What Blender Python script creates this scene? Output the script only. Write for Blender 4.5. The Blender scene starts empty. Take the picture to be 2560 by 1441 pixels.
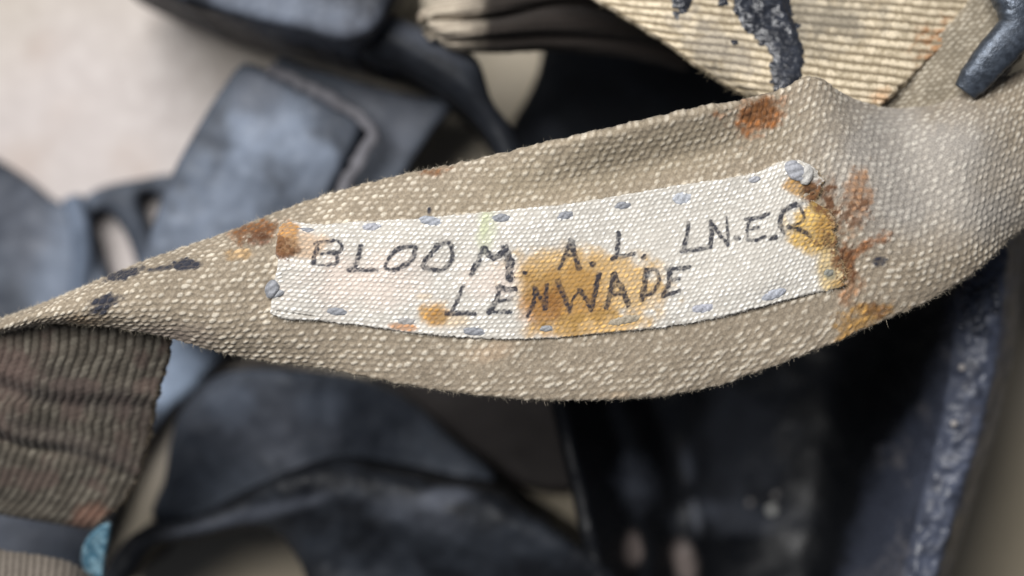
import bpy, bmesh, math
import numpy as np
from mathutils import Vector

# ------------------------------------------------------------------ camera, world, light
scene = bpy.context.scene
col = scene.collection
ZC, ZF = 0.33, 0.080            # camera height, height of the plane in focus (metres, table top = 0)
K = 1.0 / 15000.0               # metres per photo pixel on the plane in focus
cam_d = bpy.data.cameras.new("camera"); cam = bpy.data.objects.new("camera", cam_d); col.objects.link(cam)
cam.location = (0, 0, ZC); cam.rotation_euler = (0, 0, 0)
cam_d.sensor_width = 36.0; cam_d.lens = 36.0 * (ZC - ZF) / (2560 * K)
cam_d.clip_start = 0.01; cam_d.clip_end = 50
cam_d.dof.use_dof = True; cam_d.dof.focus_distance = ZC - ZF; cam_d.dof.aperture_fstop = 4.7
scene.camera = cam
world = bpy.data.worlds.new("World"); scene.world = world; world.use_nodes = True
bg = world.node_tree.nodes["Background"]
bg.inputs[0].default_value = (0.70, 0.79, 1.0, 1); bg.inputs[1].default_value = 0.11

def area(name, loc, target, size, power, color):
    l = bpy.data.lights.new(name, 'AREA'); l.shape = 'RECTANGLE'; l.size, l.size_y = size; l.energy = power; l.color = color
    o = bpy.data.objects.new(name, l); col.objects.link(o); o.location = loc
    o.rotation_euler = (Vector(target) - Vector(loc)).to_track_quat('-Z', 'Y').to_euler()
    return o
area("window_light", (-0.17, 0.21, 0.50), (0, 0, 0.05), (0.34, 0.28), 5.3, (1.0, 0.985, 0.965))
vs = scene.view_settings
vs.view_transform = 'Standard'; vs.look = 'None'; vs.exposure = 0; vs.gamma = 1; vs.use_curve_mapping = False

# ------------------------------------------------------------------ numeric helpers
def W(p):
    """photo pixel + height -> metres"""
    p = np.asarray(p, float); s = (ZC - p[..., 2]) / (ZC - ZF) * K
    return np.stack([(p[..., 0] - 1280) * s, -(p[..., 1] - 720.5) * s, p[..., 2]], -1)

def h2(ix, iy, seed):
    m = 0xffffffff
    h = (ix.astype(np.int64) * 374761393 + iy.astype(np.int64) * 668265263 + seed * 144269504) & m
    h = ((h ^ (h >> 13)) * 1274126177) & m
    return ((h ^ (h >> 16)) & 0xffffff) / float(0x1000000)

def vn(x, y, seed=0):
    ix, iy = np.floor(x), np.floor(y); fx, fy = x - ix, y - iy
    fx = fx * fx * (3 - 2 * fx); fy = fy * fy * (3 - 2 * fy)
    a, b = h2(ix, iy, seed), h2(ix + 1, iy, seed); c, d = h2(ix, iy + 1, seed), h2(ix + 1, iy + 1, seed)
    return (a + (b - a) * fx) * (1 - fy) + (c + (d - c) * fx) * fy

def fbm(x, y, seed=0, o=4):
    r = 0; a = 0.5; t = 0
    for i in range(o):
        r = r + a * vn(x * 2 ** i + 17.3 * i, y * 2 ** i - 9.1 * i, seed + i * 7); t += a; a *= 0.55
    return r / t

def ss(a, b, x):
    t = np.clip((x - a) / (b - a), 0, 1); return t * t * (3 - 2 * t)

def cr(pts, n, closed=False):
    """Catmull-Rom through pts, chord-length parameter, n samples"""
    p = np.asarray(pts, float)
    if closed: p = np.vstack([p, p[:1]])
    d = np.r_[0, np.cumsum(np.maximum(np.linalg.norm(np.diff(p[:, :2], axis=0), axis=1), 1e-9))]
    if closed: tan = (np.roll(p[:-1], -1, 0) - np.roll(p[:-1], 1, 0)); dd = np.diff(d); w = dd + np.roll(dd, 1); tan = tan / w[:, None]; tan = np.vstack([tan, tan[:1]])
    else: tan = np.gradient(p, d, axis=0)
    s = np.linspace(0, d[-1], n, endpoint=not closed)
    i = np.clip(np.searchsorted(d, s, side='right') - 1, 0, len(p) - 2)
    hh = (d[i + 1] - d[i])[:, None]; t = ((s - d[i])[:, None]) / hh
    return (2*t**3-3*t**2+1)*p[i] + (t**3-2*t**2+t)*hh*tan[i] + (-2*t**3+3*t**2)*p[i+1] + (t**3-t**2)*hh*tan[i+1]

def resample(G, n):
    """resample axis 0 of G uniformly by arc length of the mean line"""
    c = G[:, G.shape[1] // 2, :3] if G.ndim == 3 else G[:, :3]
    d = np.r_[0, np.cumsum(np.linalg.norm(np.diff(c, axis=0), axis=1))]
    s = np.linspace(0, d[-1], n); i = np.clip(np.searchsorted(d, s, side='right') - 1, 0, len(d) - 2)
    t = (s - d[i]) / np.maximum(d[i+1] - d[i], 1e-12)
    t = t.reshape((-1,) + (1,) * (G.ndim - 1))
    return G[i] * (1 - t) + G[i + 1] * t

def seg_d(x, y, a, b):
    ax, ay = a; bx, by = b; vx, vy = bx - ax, by - ay
    t = np.clip(((x - ax) * vx + (y - ay) * vy) / (vx * vx + vy * vy + 1e-9), 0, 1)
    return np.hypot(x - ax - t * vx, y - ay - t * vy)

def blob(x, y, cx, cy, rx, ry, rot=0, soft=0.5, wob=0.5, seed=0, sc=30.0):
    """irregular soft patch, 1 inside"""
    c, s = math.cos(math.radians(rot)), math.sin(math.radians(rot))
    dx, dy = x - cx, y - cy
    q = np.hypot((dx * c + dy * s) / rx, (-dx * s + dy * c) / ry)
    q = q + wob * (fbm(x / sc, y / sc, seed, 4) - 0.5) * 2
    return 1 - ss(1 - soft, 1 + soft, q)

def dye(c, d, f):
    """stain that keeps the weave's own light and dark threads"""
    l = c.mean(-1, keepdims=True) / 0.40
    return mix(c, np.asarray(d) * np.clip(l, .25, 1.7) ** .85, f)
def mix(c, d, f): return c * (1 - f[..., None]) + np.asarray(d) * f[..., None]

# ------------------------------------------------------------------ mesh helpers
def mesh(name, V, F, mat, parent=None, color=None, smooth=True, attrs=None):
    V = np.ascontiguousarray(V, np.float32); F = np.ascontiguousarray(F, np.int32)
    me = bpy.data.meshes.new(name); k = F.shape[1]
    me.vertices.add(len(V)); me.vertices.foreach_set("co", V.ravel())
    me.loops.add(F.size); me.loops.foreach_set("vertex_index", F.ravel())
    me.polygons.add(len(F)); me.polygons.foreach_set("loop_start", np.arange(0, F.size, k, dtype=np.int32))
    me.update(calc_edges=True)
    me.polygons.foreach_set("use_smooth", np.full(len(F), smooth))
    if color is not None:
        a = me.attributes.new("Col", 'FLOAT_COLOR', 'POINT')
        a.data.foreach_set("color", np.c_[color, np.ones(len(color))].astype(np.float32).ravel())
    for n_, v_ in (attrs or {}).items():
        a = me.attributes.new(n_, 'FLOAT', 'POINT'); a.data.foreach_set("value", np.asarray(v_, np.float32))
    me.validate()
    if mat: me.materials.append(mat)
    o = bpy.data.objects.new(name, me); col.objects.link(o)
    if parent: o.parent = parent
    return o

def thing(name, label, cat, loc=(0, 0, 0)):
    o = bpy.data.objects.new(name, None); o.empty_display_size = 0.01; col.objects.link(o)
    o["label"] = label; o["category"] = cat; return o

def normals(G):
    a = np.gradient(G, axis=0); b = np.gradient(G, axis=1)
    n = np.cross(a, b); n /= np.maximum(np.linalg.norm(n, axis=-1, keepdims=True), 1e-12)
    n[n[..., 2].mean(axis=-1) < 0] *= 1
    if n[..., 2].mean() < 0: n = -n
    return n

def band_grid(st, step, zprof=None, n=500, m=160, m_out=None):
    """st rows: topx,topy,botx,boty,zmid,dropTop,dropBot (mm) -> undisplaced front grid (metres), photo pixels, u, v (mm)"""
    s = cr(np.array([list(r) + [0] * (7 - len(r)) for r in st], float), n)
    t = np.linspace(0, 1, m)[None, :]
    tp = 0.5 - 0.5 * np.cos(np.pi * t)
    tp = 0.55 * tp + 0.45 * t                    # denser near the rolled edges
    px = s[:, 0:1] * (1 - tp) + s[:, 2:3] * tp; py = s[:, 1:2] * (1 - tp) + s[:, 3:4] * tp
    z = s[:, 4:5] - s[:, 5:6] * 1e-3 * np.clip((0.5 - tp) * 2, 0, 1) ** 3 - s[:, 6:7] * 1e-3 * np.clip((tp - 0.5) * 2, 0, 1) ** 3
    if zprof is not None: z = z + zprof(px, py, tp, np.linspace(0, 1, n)[:, None] + 0 * tp) * 1e-3
    G = np.concatenate([W(np.stack([px, py, z], -1)), np.stack([px, py], -1)], -1)
    # across by arc length per row
    w = np.linalg.norm(np.diff(G[:, :, :3], axis=1), axis=2); cum = np.concatenate([np.zeros((n, 1)), np.cumsum(w, 1)], 1)
    mo = int(cum[:, -1].mean() / step) + 2 if m_out is None else m_out
    R = np.empty((n, mo, 5))
    for i in range(n):
        q = np.linspace(0, cum[i, -1], mo)
        for k in range(5): R[i, :, k] = np.interp(q, cum[i], G[i, :, k])
    c = R[:, mo // 2, :3]; L = np.linalg.norm(np.diff(c, axis=0), axis=1).sum()
    R = resample(R, int(L / step) + 2)
    X = R[..., :3]
    u = np.r_[0, np.cumsum(np.linalg.norm(np.diff(X[:, mo // 2], axis=0), axis=1))] * 1e3
    wv = np.linalg.norm(np.diff(X, axis=1), axis=2); cv = np.concatenate([np.zeros((len(X), 1)), np.cumsum(wv, 1)], 1) * 1e3
    v = cv - cv[:, mo // 2:mo // 2 + 1]
    return dict(X=X, px=R[..., 3], py=R[..., 4], u=u[:, None] + 0 * v, v=v, w=cv[:, -1:], e0=cv, e1=cv[:, -1:] - cv)

def band_mesh(name, g, h, thick, mat, parent, color, back=24, attrs=None, ragged=0.0, seed=0, caps=True):
    """closed thick strip: front displaced by h (mm) along the normal"""
    X = g["X"]; N = normals(X); n, m = h.shape
    r = min(thick * 0.55, 0.9)
    e = np.minimum(g["e0"], g["e1"]); q = np.clip(1 - e / r, 0, 1)
    hh = h * ss(-0.1, 0.5, e) - r * (1 - np.sqrt(np.maximum(1 - q * q, 0)))
    P = X + N * hh[..., None] * 1e-3
    if ragged > 0:                                  # selvedges wander a little
        T = np.gradient(X, axis=1); T /= np.maximum(np.linalg.norm(T, axis=-1, keepdims=True), 1e-12)
        a = (fbm(g["u"] / 1.1, g["u"] * 0, seed + 3, 3) - 0.5) * 2; b = (fbm(g["u"] / 1.1, g["u"] * 0 + 9, seed + 5, 3) - 0.5) * 2
        P = P + T * (ragged * 1e-3 * (a * ss(2.5, 0, g["e0"]) + b * ss(2.5, 0, g["e1"])))[..., None]
    bi = np.unique(np.linspace(0, m - 1, back).astype(int))[::-1]
    B = P[:, bi] * 0 + X[:, bi] - N[:, bi] * thick * 1e-3
    B[:, 0] = P[:, -1] - N[:, -1] * (thick - r) * 1e-3 * 0.9; B[:, -1] = P[:, 0] - N[:, 0] * (thick - r) * 1e-3 * 0.9
    L = np.concatenate([P, B], 1); M = L.shape[1]
    idx = np.arange(n * M).reshape(n, M); nx = np.roll(idx, -1, axis=1)
    F = np.stack([idx[:-1], idx[1:], nx[1:], nx[:-1]], -1).reshape(-1, 4)
    C = np.concatenate([color, color[:, bi]], 1).reshape(-1, 3)
    A = {k: np.concatenate([v, v[:, bi]], 1).ravel() for k, v in (attrs or {}).items()}
    g["P"] = P; g["N"] = N
    # orientation: the front must face along N
    f = F[m // 2]; V = L.reshape(-1, 3)
    nn = np.cross(V[f[1]] - V[f[0]], V[f[2]] - V[f[0]])
    if np.dot(nn, N.reshape(-1, 3)[m // 2]) < 0: F = F[:, ::-1]
    return mesh(name, V, F, mat, parent, C, attrs=A)

def inside(x, y, poly):
    r = np.zeros(x.shape, bool); n = len(poly); j = n - 1
    for i in range(n):
        xi, yi = poly[i]; xj, yj = poly[j]
        if yi != yj:
            r ^= ((yi > y) != (yj > y)) & (x < (xj - xi) * (y - yi) / (yj - yi) + xi)
        j = i
    return r

def pdist(x, y, poly):
    d = np.full(x.shape, 1e9); n = len(poly)
    for i in range(n): d = np.minimum(d, seg_d(x, y, poly[i - 1], poly[i]))
    return np.where(inside(x, y, poly), d, -d)

def pillow(name, outline, zfun, thick, mat, parent, cfun, holes=(), step=9.0, rnd=2.0, sharp=False, bump=0.0, seed=0):
    """a slab with rounded edges over an outline of photo pixels; zfun(px,py) its top height (m), thick and rnd in mm"""
    ol = np.array(outline, float) if sharp else cr(outline, max(40, len(outline) * 8), True)
    hs = [cr(h_, 40, True) for h_ in holes]
    x0, y0 = ol.min(0) - 2 * step; x1, y1 = ol.max(0) + 2 * step
    gx, gy = np.meshgrid(np.arange(x0, x1, step), np.arange(y0, y1, step), indexing='ij')
    def sd(x, y):
        d = pdist(x, y, ol)
        for h_ in hs: d = np.minimum(d, -pdist(x, y, h_))
        return d
    d = sd(gx, gy); e = 1.0
    gxx = (sd(gx + e, gy) - sd(gx - e, gy)) / 2; gyy = (sd(gx, gy + e) - sd(gx, gy - e)) / 2
    near = (d < 0) & (d > -1.5 * step)
    gx = np.where(near, gx - gxx * d, gx); gy = np.where(near, gy - gyy * d, gy)
    ok = d > -1.5 * step
    keep = ok[:-1, :-1] & ok[1:, :-1] & ok[1:, 1:] & ok[:-1, 1:] & ((d[:-1, :-1] > 0) | (d[1:, :-1] > 0) | (d[1:, 1:] > 0) | (d[:-1, 1:] > 0))
    dd = np.clip(d, 0, None) / 15.0
    q = np.clip(1 - dd / rnd, 0, 1)
    z = zfun(gx, gy) - rnd * (1 - np.sqrt(np.maximum(1 - q * q, 0))) * 1e-3
    if bump: z = z + bump * 1e-3 * (fbm(gx / 40, gy / 40, seed, 4) - 0.5) * 2
    V = W(np.stack([gx, gy, z], -1)).reshape(-1, 3); c = cfun(gx, gy).reshape(-1, 3)
    idx = np.arange(gx.size).reshape(gx.shape)
    F = np.stack([idx[:-1, :-1], idx[:-1, 1:], idx[1:, 1:], idx[1:, :-1]], -1)[keep]
    if len(F) and np.cross(V[F[0][1]] - V[F[0][0]], V[F[0][2]] - V[F[0][0]])[2] < 0: F = F[:, ::-1]
    used = np.unique(F); re = np.full(len(V), -1); re[used] = np.arange(len(used)); V = V[used]; c = c[used]; F = re[F]
    E = np.concatenate([F[:, [0, 1]], F[:, [1, 2]], F[:, [2, 3]], F[:, [3, 0]]])
    key = E[:, 0].astype(np.int64) * len(V) + E[:, 1]; rev = E[:, 1].astype(np.int64) * len(V) + E[:, 0]
    bd = E[~np.isin(key, rev)]
    nb = len(V); B = V.copy(); B[:, 2] = np.maximum(B[:, 2] - thick * 1e-3, 0.0012)
    S = np.stack([bd[:, 1], bd[:, 0], bd[:, 0] + nb, bd[:, 1] + nb], -1)
    return mesh(name, np.vstack([V, B]), np.vstack([F, S, F[:, ::-1] + nb]), mat, parent, np.vstack([c, c]))

def tube(name, pts, rad, mat, parent, color, sides=12, flat=1.0, n=60, label=None, lump=0.0, seed=0):
    """pts: world metres; rad metres (scalar or per point); flat scales the profile in z"""
    p = np.asarray(pts, float); r = np.full(len(p), rad) if np.isscalar(rad) else np.asarray(rad, float)
    Q = cr(np.c_[p, r], n); c = Q[:, :3]; r = Q[:, 3]
    T = np.gradient(c, axis=0); T /= np.linalg.norm(T, axis=1, keepdims=True)
    up = np.array([0, 0, 1.0]); S = np.cross(T, up); S /= np.maximum(np.linalg.norm(S, axis=1, keepdims=True), 1e-9); U = np.cross(S, T)
    a = np.linspace(0, 2 * np.pi, sides, endpoint=False)
    ca, sa = np.sign(np.cos(a)) * np.abs(np.cos(a)) ** 0.8, np.sign(np.sin(a)) * np.abs(np.sin(a)) ** 0.8
    rr = r[:, None] * (1 + lump * (vn(np.arange(n)[:, None] * 0.35 + 0 * a, np.cos(a)[None] * 1.5 + 5 + 0 * r[:, None], seed) - 0.5))
    V = c[:, None] + S[:, None] * (rr * ca)[..., None] + U[:, None] * (rr * sa * flat)[..., None]
    V = V.reshape(-1, 3); idx = np.arange(n * sides).reshape(n, sides); nx = np.roll(idx, -1, 1)
    F = np.stack([idx[:-1], nx[:-1], nx[1:], idx[1:]], -1).reshape(-1, 4)
    V = np.vstack([V, c[0], c[-1]]); e0, e1 = n * sides, n * sides + 1
    F = np.vstack([F, np.stack([idx[0], np.full(sides, e0), np.full(sides, e0), nx[0]], -1)[:0]])
    o = mesh(name, V, F, mat, parent, np.tile(np.asarray(color, float), (len(V), 1)))
    bm = bmesh.new(); bm.from_mesh(o.data); bm.verts.ensure_lookup_table()
    for k in range(sides):
        for row, e in ((0, e0), (n - 1, e1)):
            a_, b_ = bm.verts[row * sides + k], bm.verts[row * sides + (k + 1) % sides]
            try: bm.faces.new((a_, b_, bm.verts[e])).smooth = True
            except ValueError: pass
    bmesh.ops.recalc_face_normals(bm, faces=bm.faces); bm.to_mesh(o.data); bm.free()
    return o

# ------------------------------------------------------------------ materials
def material(name, rough=0.9, spec=0.3, sheen=0.0, bump=(0.0, 3000.0), rough_noise=0.0, tint=(0.0, 1500.0), coat=0.0, metal=0.0):
    m = bpy.data.materials.new(name); m.use_nodes = True; nt = m.node_tree; b = nt.nodes["Principled BSDF"]
    at = nt.nodes.new("ShaderNodeAttribute"); at.attribute_name = "Col"
    tc = nt.nodes.new("ShaderNodeTexCoord")
    src = at.outputs["Color"]
    if tint[0]:
        n1 = nt.nodes.new("ShaderNodeTexNoise"); n1.inputs["Scale"].default_value = tint[1]; n1.inputs["Detail"].default_value = 4
        nt.links.new(tc.outputs["Object"], n1.inputs["Vector"])
        mr = nt.nodes.new("ShaderNodeMapRange"); mr.inputs["To Min"].default_value = 1 - tint[0]; mr.inputs["To Max"].default_value = 1 + tint[0]
        mr.inputs["From Min"].default_value = 0.3; mr.inputs["From Max"].default_value = 0.7
        nt.links.new(n1.outputs["Fac"], mr.inputs["Value"])
        vm = nt.nodes.new("ShaderNodeVectorMath"); vm.operation = 'SCALE'
        nt.links.new(src, vm.inputs[0]); nt.links.new(mr.outputs[0], vm.inputs["Scale"]); src = vm.outputs[0]
    nt.links.new(src, b.inputs["Base Color"])
    b.inputs["Roughness"].default_value = rough; b.inputs["Specular IOR Level"].default_value = spec
    b.inputs["Sheen Weight"].default_value = sheen; b.inputs["Coat Weight"].default_value = coat; b.inputs["Metallic"].default_value = metal
    if bump[0]:
        n2 = nt.nodes.new("ShaderNodeTexNoise"); n2.inputs["Scale"].default_value = bump[1]; n2.inputs["Detail"].default_value = 5
        nt.links.new(tc.outputs["Object"], n2.inputs["Vector"])
        bp = nt.nodes.new("ShaderNodeBump"); bp.inputs["Strength"].default_value = bump[0]; bp.inputs["Distance"].default_value = 0.0002
        nt.links.new(n2.outputs["Fac"], bp.inputs["Height"]); nt.links.new(bp.outputs[0], b.inputs["Normal"])
    if rough_noise:
        n3 = nt.nodes.new("ShaderNodeTexNoise"); n3.inputs["Scale"].default_value = 260; n3.inputs["Detail"].default_value = 4
        nt.links.new(tc.outputs["Object"], n3.inputs["Vector"])
        m3 = nt.nodes.new("ShaderNodeMapRange"); m3.inputs["From Min"].default_value = 0.3; m3.inputs["From Max"].default_value = 0.7
        m3.inputs["To Min"].default_value = rough - rough_noise; m3.inputs["To Max"].default_value = rough + rough_noise
        nt.links.new(n3.outputs["Fac"], m3.inputs["Value"]); nt.links.new(m3.outputs[0], b.inputs["Roughness"])
    return m
M_cloth = material("cotton_webbing", 0.92, 0.12, 0.06, (0.55, 5200), tint=(0.20, 3200))
M_label = material("label_cotton", 0.92, 0.15, 0.2, (0.45, 6000), tint=(0.10, 4000))
M_fuzz = material("cotton_fibre", 0.9, 0.1, 0.2)
M_rubber = material("perished_rubber", 0.6, 0.22, 0, (0.5, 900), 0.12, tint=(0.15, 300))
M_crust = material("crusted_rubber", 0.42, 0.38, 0, (0.7, 1300), 0.14, tint=(0.2, 700))
M_tar = material("black_rubber_cement", 0.26, 0.55, 0, (0.7, 2600), 0.10)
M_thread = material("grey_waxed_thread", 0.55, 0.4, 0.1, (0.6, 5000), tint=(0.25, 3500))
M_metal = material("blued_steel", 0.42, 0.5, 0, (0.5, 1800), 0.12, tint=(0.35, 900), metal=0.55)
M_table = material("table_paint", 0.5, 0.3, 0, (0.15, 300), 0.10, tint=(0.03, 60))
M_blue = material("blue_felt", 0.95, 0.1, 0.2, (0.6, 3000), tint=(0.45, 2200))

# ------------------------------------------------------------------ table
n = 260
gx, gy = np.meshgrid(np.linspace(-0.6, 0.6, n), np.linspace(-0.6, 0.6, n), indexing='ij')
c = np.ones((n, n, 3)) * np.array([0.285, 0.243, 0.175])
f = fbm(gx * 22 + 5, gy * 22, 5, 5); c = mix(c, (0.315, 0.275, 0.212), ss(0.45, 0.70, f))
c = mix(c, (0.42, 0.38, 0.375), 0.85 * ss(0.09, 0.02, np.hypot((gx + 0.112) / 1.3, gy - 0.012) + 0.05 * (f - 0.5)))  # pinkish-white window sheen painted into the table colour
for (x_, y_, r_) in ((-0.104, 0.052, 0.007), (-0.109, 0.027, 0.010), (-0.083, 0.027, 0.006), (-0.130, 0.045, 0.008), (-0.098, 0.038, 0.005)):
    c = mix(c, (0.33, 0.26, 0.22), 0.55 * ss(r_, 0, np.hypot(gx - x_, gy - y_) + 0.006 * (fbm(gx * 300, gy * 300, 8) - 0.5)))
idx = np.arange(n * n).reshape(n, n)
F = np.stack([idx[:-1, :-1], idx[1:, :-1], idx[1:, 1:], idx[:-1, 1:]], -1).reshape(-1, 4)
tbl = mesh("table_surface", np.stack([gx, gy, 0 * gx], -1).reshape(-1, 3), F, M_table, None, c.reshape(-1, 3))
tbl["kind"] = "structure"; tbl["label"] = "tan painted table top with pale patches, a sheen in its colour and small dark stains"

# ------------------------------------------------------------------ gas mask
RUB = np.array([0.009, 0.0105, 0.014])
def rub(blobs=(), base=RUB, amt=0.25, seed=0, bloom=(0.115, 0.135, 0.17)):
    def f_(x, y):
        c = np.ones(x.shape + (3,)) * base
        k = fbm(x / 85, y / 85, seed, 5)
        c = mix(c, bloom, amt * ss(0.38, 0.72, k))
        for (cx, cy, rx, ry, rot, cc, s, sf, wb) in blobs:
            c = mix(c, cc, s * blob(x, y, cx, cy, rx, ry, rot, sf, wb, seed + 11, 55))
        return c
    return f_
OLD = np.array([0.040, 0.047, 0.061])
BL = (0.155, 0.185, 0.24); GR = (0.088, 0.097, 0.12); TN = (0.19, 0.155, 0.14)
mask = thing("gas_mask", "old perished black rubber gas mask lying on the tan table under the webbing straps", "gas mask")
k_ = lambda z: (lambda x, y: z + 0 * x)

# frame bar crossing above the tab
pillow("brow_bar", [(200, -120), (420, -6), (600, 48), (760, 82), (880, 106), (955, 62), (1010, -120)],
       lambda x, y: 0.054 + 0.000006 * (100 - y), 44, M_rubber, mask,
       rub([(760, 40, 230, 60, 12, GR, 0.8, .6, .5), (700, 15, 160, 40, 10, BL, .4, .6, .5)], seed=2), rnd=2.5)
pillow("brow_rim", [(900, 20), (960, 26), (1080, 80), (1190, 145), (1232, 255), (1290, 335), (1330, 470), (1255, 480), (1240, 400), (1196, 318), (1100, 232), (1000, 170), (905, 140)],
       lambda x, y: 0.046 - 0.000008 * (x - 900) + 0.00003 * np.clip(120 - np.abs(y - 90 - (x - 1060) * 0.6), 0, 60), 30, M_rubber, mask,
       rub([(1050, 85, 150, 26, 28, GR, .5, .6, .4)], amt=.05, seed=3), rnd=4)
# tab with reinforcement patch
pillow("backing_patch", [(690, 150), (760, 165), (900, 205), (1030, 240), (1128, 262), (1080, 330), (1010, 440), (930, 620), (760, 620), (700, 400)],
       lambda x, y: 0.024 + 0 * x, 4, M_rubber, mask, rub([(960, 300, 120, 90, 0, GR, .8, .6, .6)], base=OLD, amt=.35, seed=4), rnd=1.2)
pillow("strap_tab", [(592, 172), (612, 158), (660, 172), (760, 215), (850, 268), (905, 312), (880, 380), (830, 480), (800, 640), (640, 800), (330, 800), (372, 600), (428, 440), (505, 300), (560, 215)],
       lambda x, y: 0.030 + 0.0025 * np.exp(-((x - 700) ** 2 + (y - 380) ** 2) / 150 ** 2), 4, M_rubber, mask,
       rub([(690, 340, 120, 95, 25, BL, .9, .5, .7), (560, 520, 120, 110, 0, BL, .7, .6, .7), (780, 430, 40, 70, 20, BL, .5, .6, .5), (640, 240, 60, 50, 30, GR, .7, .6, .6), (470, 700, 150, 120, 0, BL, .6, .6, .6)], base=OLD, amt=.3, seed=5), rnd=1.6, bump=.5)
sp = cr([(672, 172), (760, 212), (850, 262), (908, 300), (932, 330), (905, 390), (862, 460), (820, 560)], 40)
tube("seam_bead", W(np.c_[sp, np.full(40, 0.0308)]), 0.00125, M_rubber, mask, (0.105, 0.103, 0.115), flat=.45, n=90, lump=.8)
# slotted band
pillow("slotted_band", [(-260, 250), (-60, 372), (60, 446), (162, 512), (250, 470), (340, 450), (450, 446), (560, 700), (600, 860), (545, 910), (480, 985), (425, 1030), (330, 1180), (200, 1440), (-260, 1500)],
       lambda x, y: 0.0075 + 0.0015 * np.sin(x / 60.0 + y / 200.0) * ss(900, 500, y), 5, M_rubber, mask,
       rub([(150, 640, 60, 170, 15, BL, .75, .6, .5), (440, 930, 90, 110, 0, (0.24, 0.30, 0.40), .95, .5, .4), (60, 560, 70, 120, 0, GR, .8, .6, .6), (250, 760, 160, 90, -20, BL, .6, .6, .6), (30, 1320, 160, 60, 0, GR, .8, .6, .5)], base=OLD, amt=.35, seed=6),
       holes=[[(226, 545), (262, 526), (304, 570), (334, 640), (344, 700), (300, 760), (268, 690), (243, 610)], [(346, 492), (380, 482), (428, 555), (465, 640), (425, 655), (372, 565)]], rnd=2.5, bump=.6)
tube("band_rib", W(np.array([(182, 500, .0085), (200, 560, .010), (208, 640, .009), (200, 740, .0075)])), 0.0022, M_rubber, mask, (0.10, 0.125, 0.17), n=30)
# dark interior wall behind the upper strap
pillow("inner_wall", [(1352, -200), (1358, 90), (1350, 165), (1318, 245), (1278, 312), (1290, 420), (1330, 620), (2300, 620), (2480, 300), (2500, -200)],
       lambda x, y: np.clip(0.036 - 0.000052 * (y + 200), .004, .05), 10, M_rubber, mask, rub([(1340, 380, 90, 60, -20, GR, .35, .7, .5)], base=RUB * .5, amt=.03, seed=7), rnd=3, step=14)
# lower flaps, and a dark sheet for the shade in the gap
pillow("cheek_flap", [(520, 955), (600, 925), (760, 930), (930, 955), (1040, 1015), (1120, 1090), (1240, 1200), (1150, 1235), (960, 1210), (840, 1215), (760, 1260), (660, 1310), (560, 1335), (430, 1335), (380, 1290), (410, 1200), (425, 1110), (452, 1030)],
       lambda x, y: 0.026 + 0.003 * np.sin(x / 90.0) - 0.00002 * np.clip(x - 850, 0, 400), 5, M_rubber, mask,
       rub([(680, 1050, 170, 90, 10, GR, .8, .6, .7), (580, 1010, 60, 50, 0, BL, .5, .6, .6), (800, 1020, 60, 40, 0, BL, .35, .6, .6), (760, 1160, 60, 22, 20, GR, .9, .6, .4)], base=OLD, amt=.3, seed=8), rnd=2.5, bump=.7)
pillow("chin_band", [(340, 1330), (470, 1300), (600, 1235), (700, 1190), (830, 1150), (960, 1170), (1120, 1205), (1240, 1225), (1330, 1290), (1440, 1360), (1530, 1430), (1620, 1560), (830, 1560), (745, 1400), (690, 1335), (620, 1322), (520, 1345), (390, 1372), (330, 1450), (240, 1500), (260, 1430)],
       lambda x, y: 0.034 + 0.004 * np.cos((y - 1230 - (x - 900) * .22) / 70.0) * ss(560, 700, x), 30, M_rubber, mask,
       rub([(1110, 1245, 60, 24, -10, GR, .9, .6, .5), (620, 1290, 200, 16, -14, GR, .7, .7, .4), (1050, 1290, 130, 40, 15, GR, .35, .6, .6)], base=RUB * .8, amt=.12, seed=9), rnd=3.5, bump=.6)  # first grey blob is a highlight painted into the rubber colour
pillow("gap_shade_sheet", [(900, 900), (1200, 930), (1470, 940), (1500, 1120), (1470, 1215), (1330, 1225), (1200, 1150), (1050, 1040)], k_(.006), 4, M_rubber, mask, rub(base=np.array([.030, .026, .025]), amt=.12, seed=23, bloom=(.09, .08, .078)), rnd=1.5)  # thin dark sheet added over the table, stands in for the strap's shade
# bowl of the facepiece with its flared rim
fst = [(1370, 780, 2560, 420, .030), (1395, 900, 2575, 560, .030), (1408, 1000, 2558, 680, .030), (1430, 1100, 2552, 790, .030), (1452, 1190, 2530, 920, .030),
       (1472, 1280, 2496, 1060, .030), (1492, 1370, 2452, 1200, .030), (1510, 1450, 2402, 1360, .030), (1540, 1600, 2335, 1560, .030), (1580, 1760, 2240, 1760, .030)]
def bowl(px, py, t, s):
    z = -22 * np.sin(np.pi * np.clip(t / .85, 0, 1)) ** .8 + 24 * ss(.55, .93, t) - 16 * np.clip((t - .95) / .05, 0, 1) ** 2 + 6 * ss(.12, 0, t)
    rim = ss(.80, .9, t)
    z = z + rim * (fbm(px / 22, py / 22, 21, 4) - .5) * 2.2 + (fbm(px / 120, py / 120, 22, 3) - .5) * 2.0
    return z + 1.3 * np.sin(t * 46 + 3 * fbm(py / 300, t * 2, 4)) * ss(.05, .12, t) * ss(.34, .2, t)
g = band_grid(fst, 0.0006, bowl)
px, py = g["px"], g["py"]
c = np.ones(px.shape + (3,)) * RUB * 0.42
inn = cr([(2420, 600), (2370, 760), (2340, 860), (2320, 960), (2210, 1130), (2160, 1250), (2090, 1480), (2030, 1760)], 100)
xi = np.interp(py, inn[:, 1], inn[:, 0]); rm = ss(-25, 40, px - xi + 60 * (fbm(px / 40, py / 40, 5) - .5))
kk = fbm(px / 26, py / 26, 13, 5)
c = mix(c, (0.040, 0.046, 0.066), rm * .9)
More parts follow.
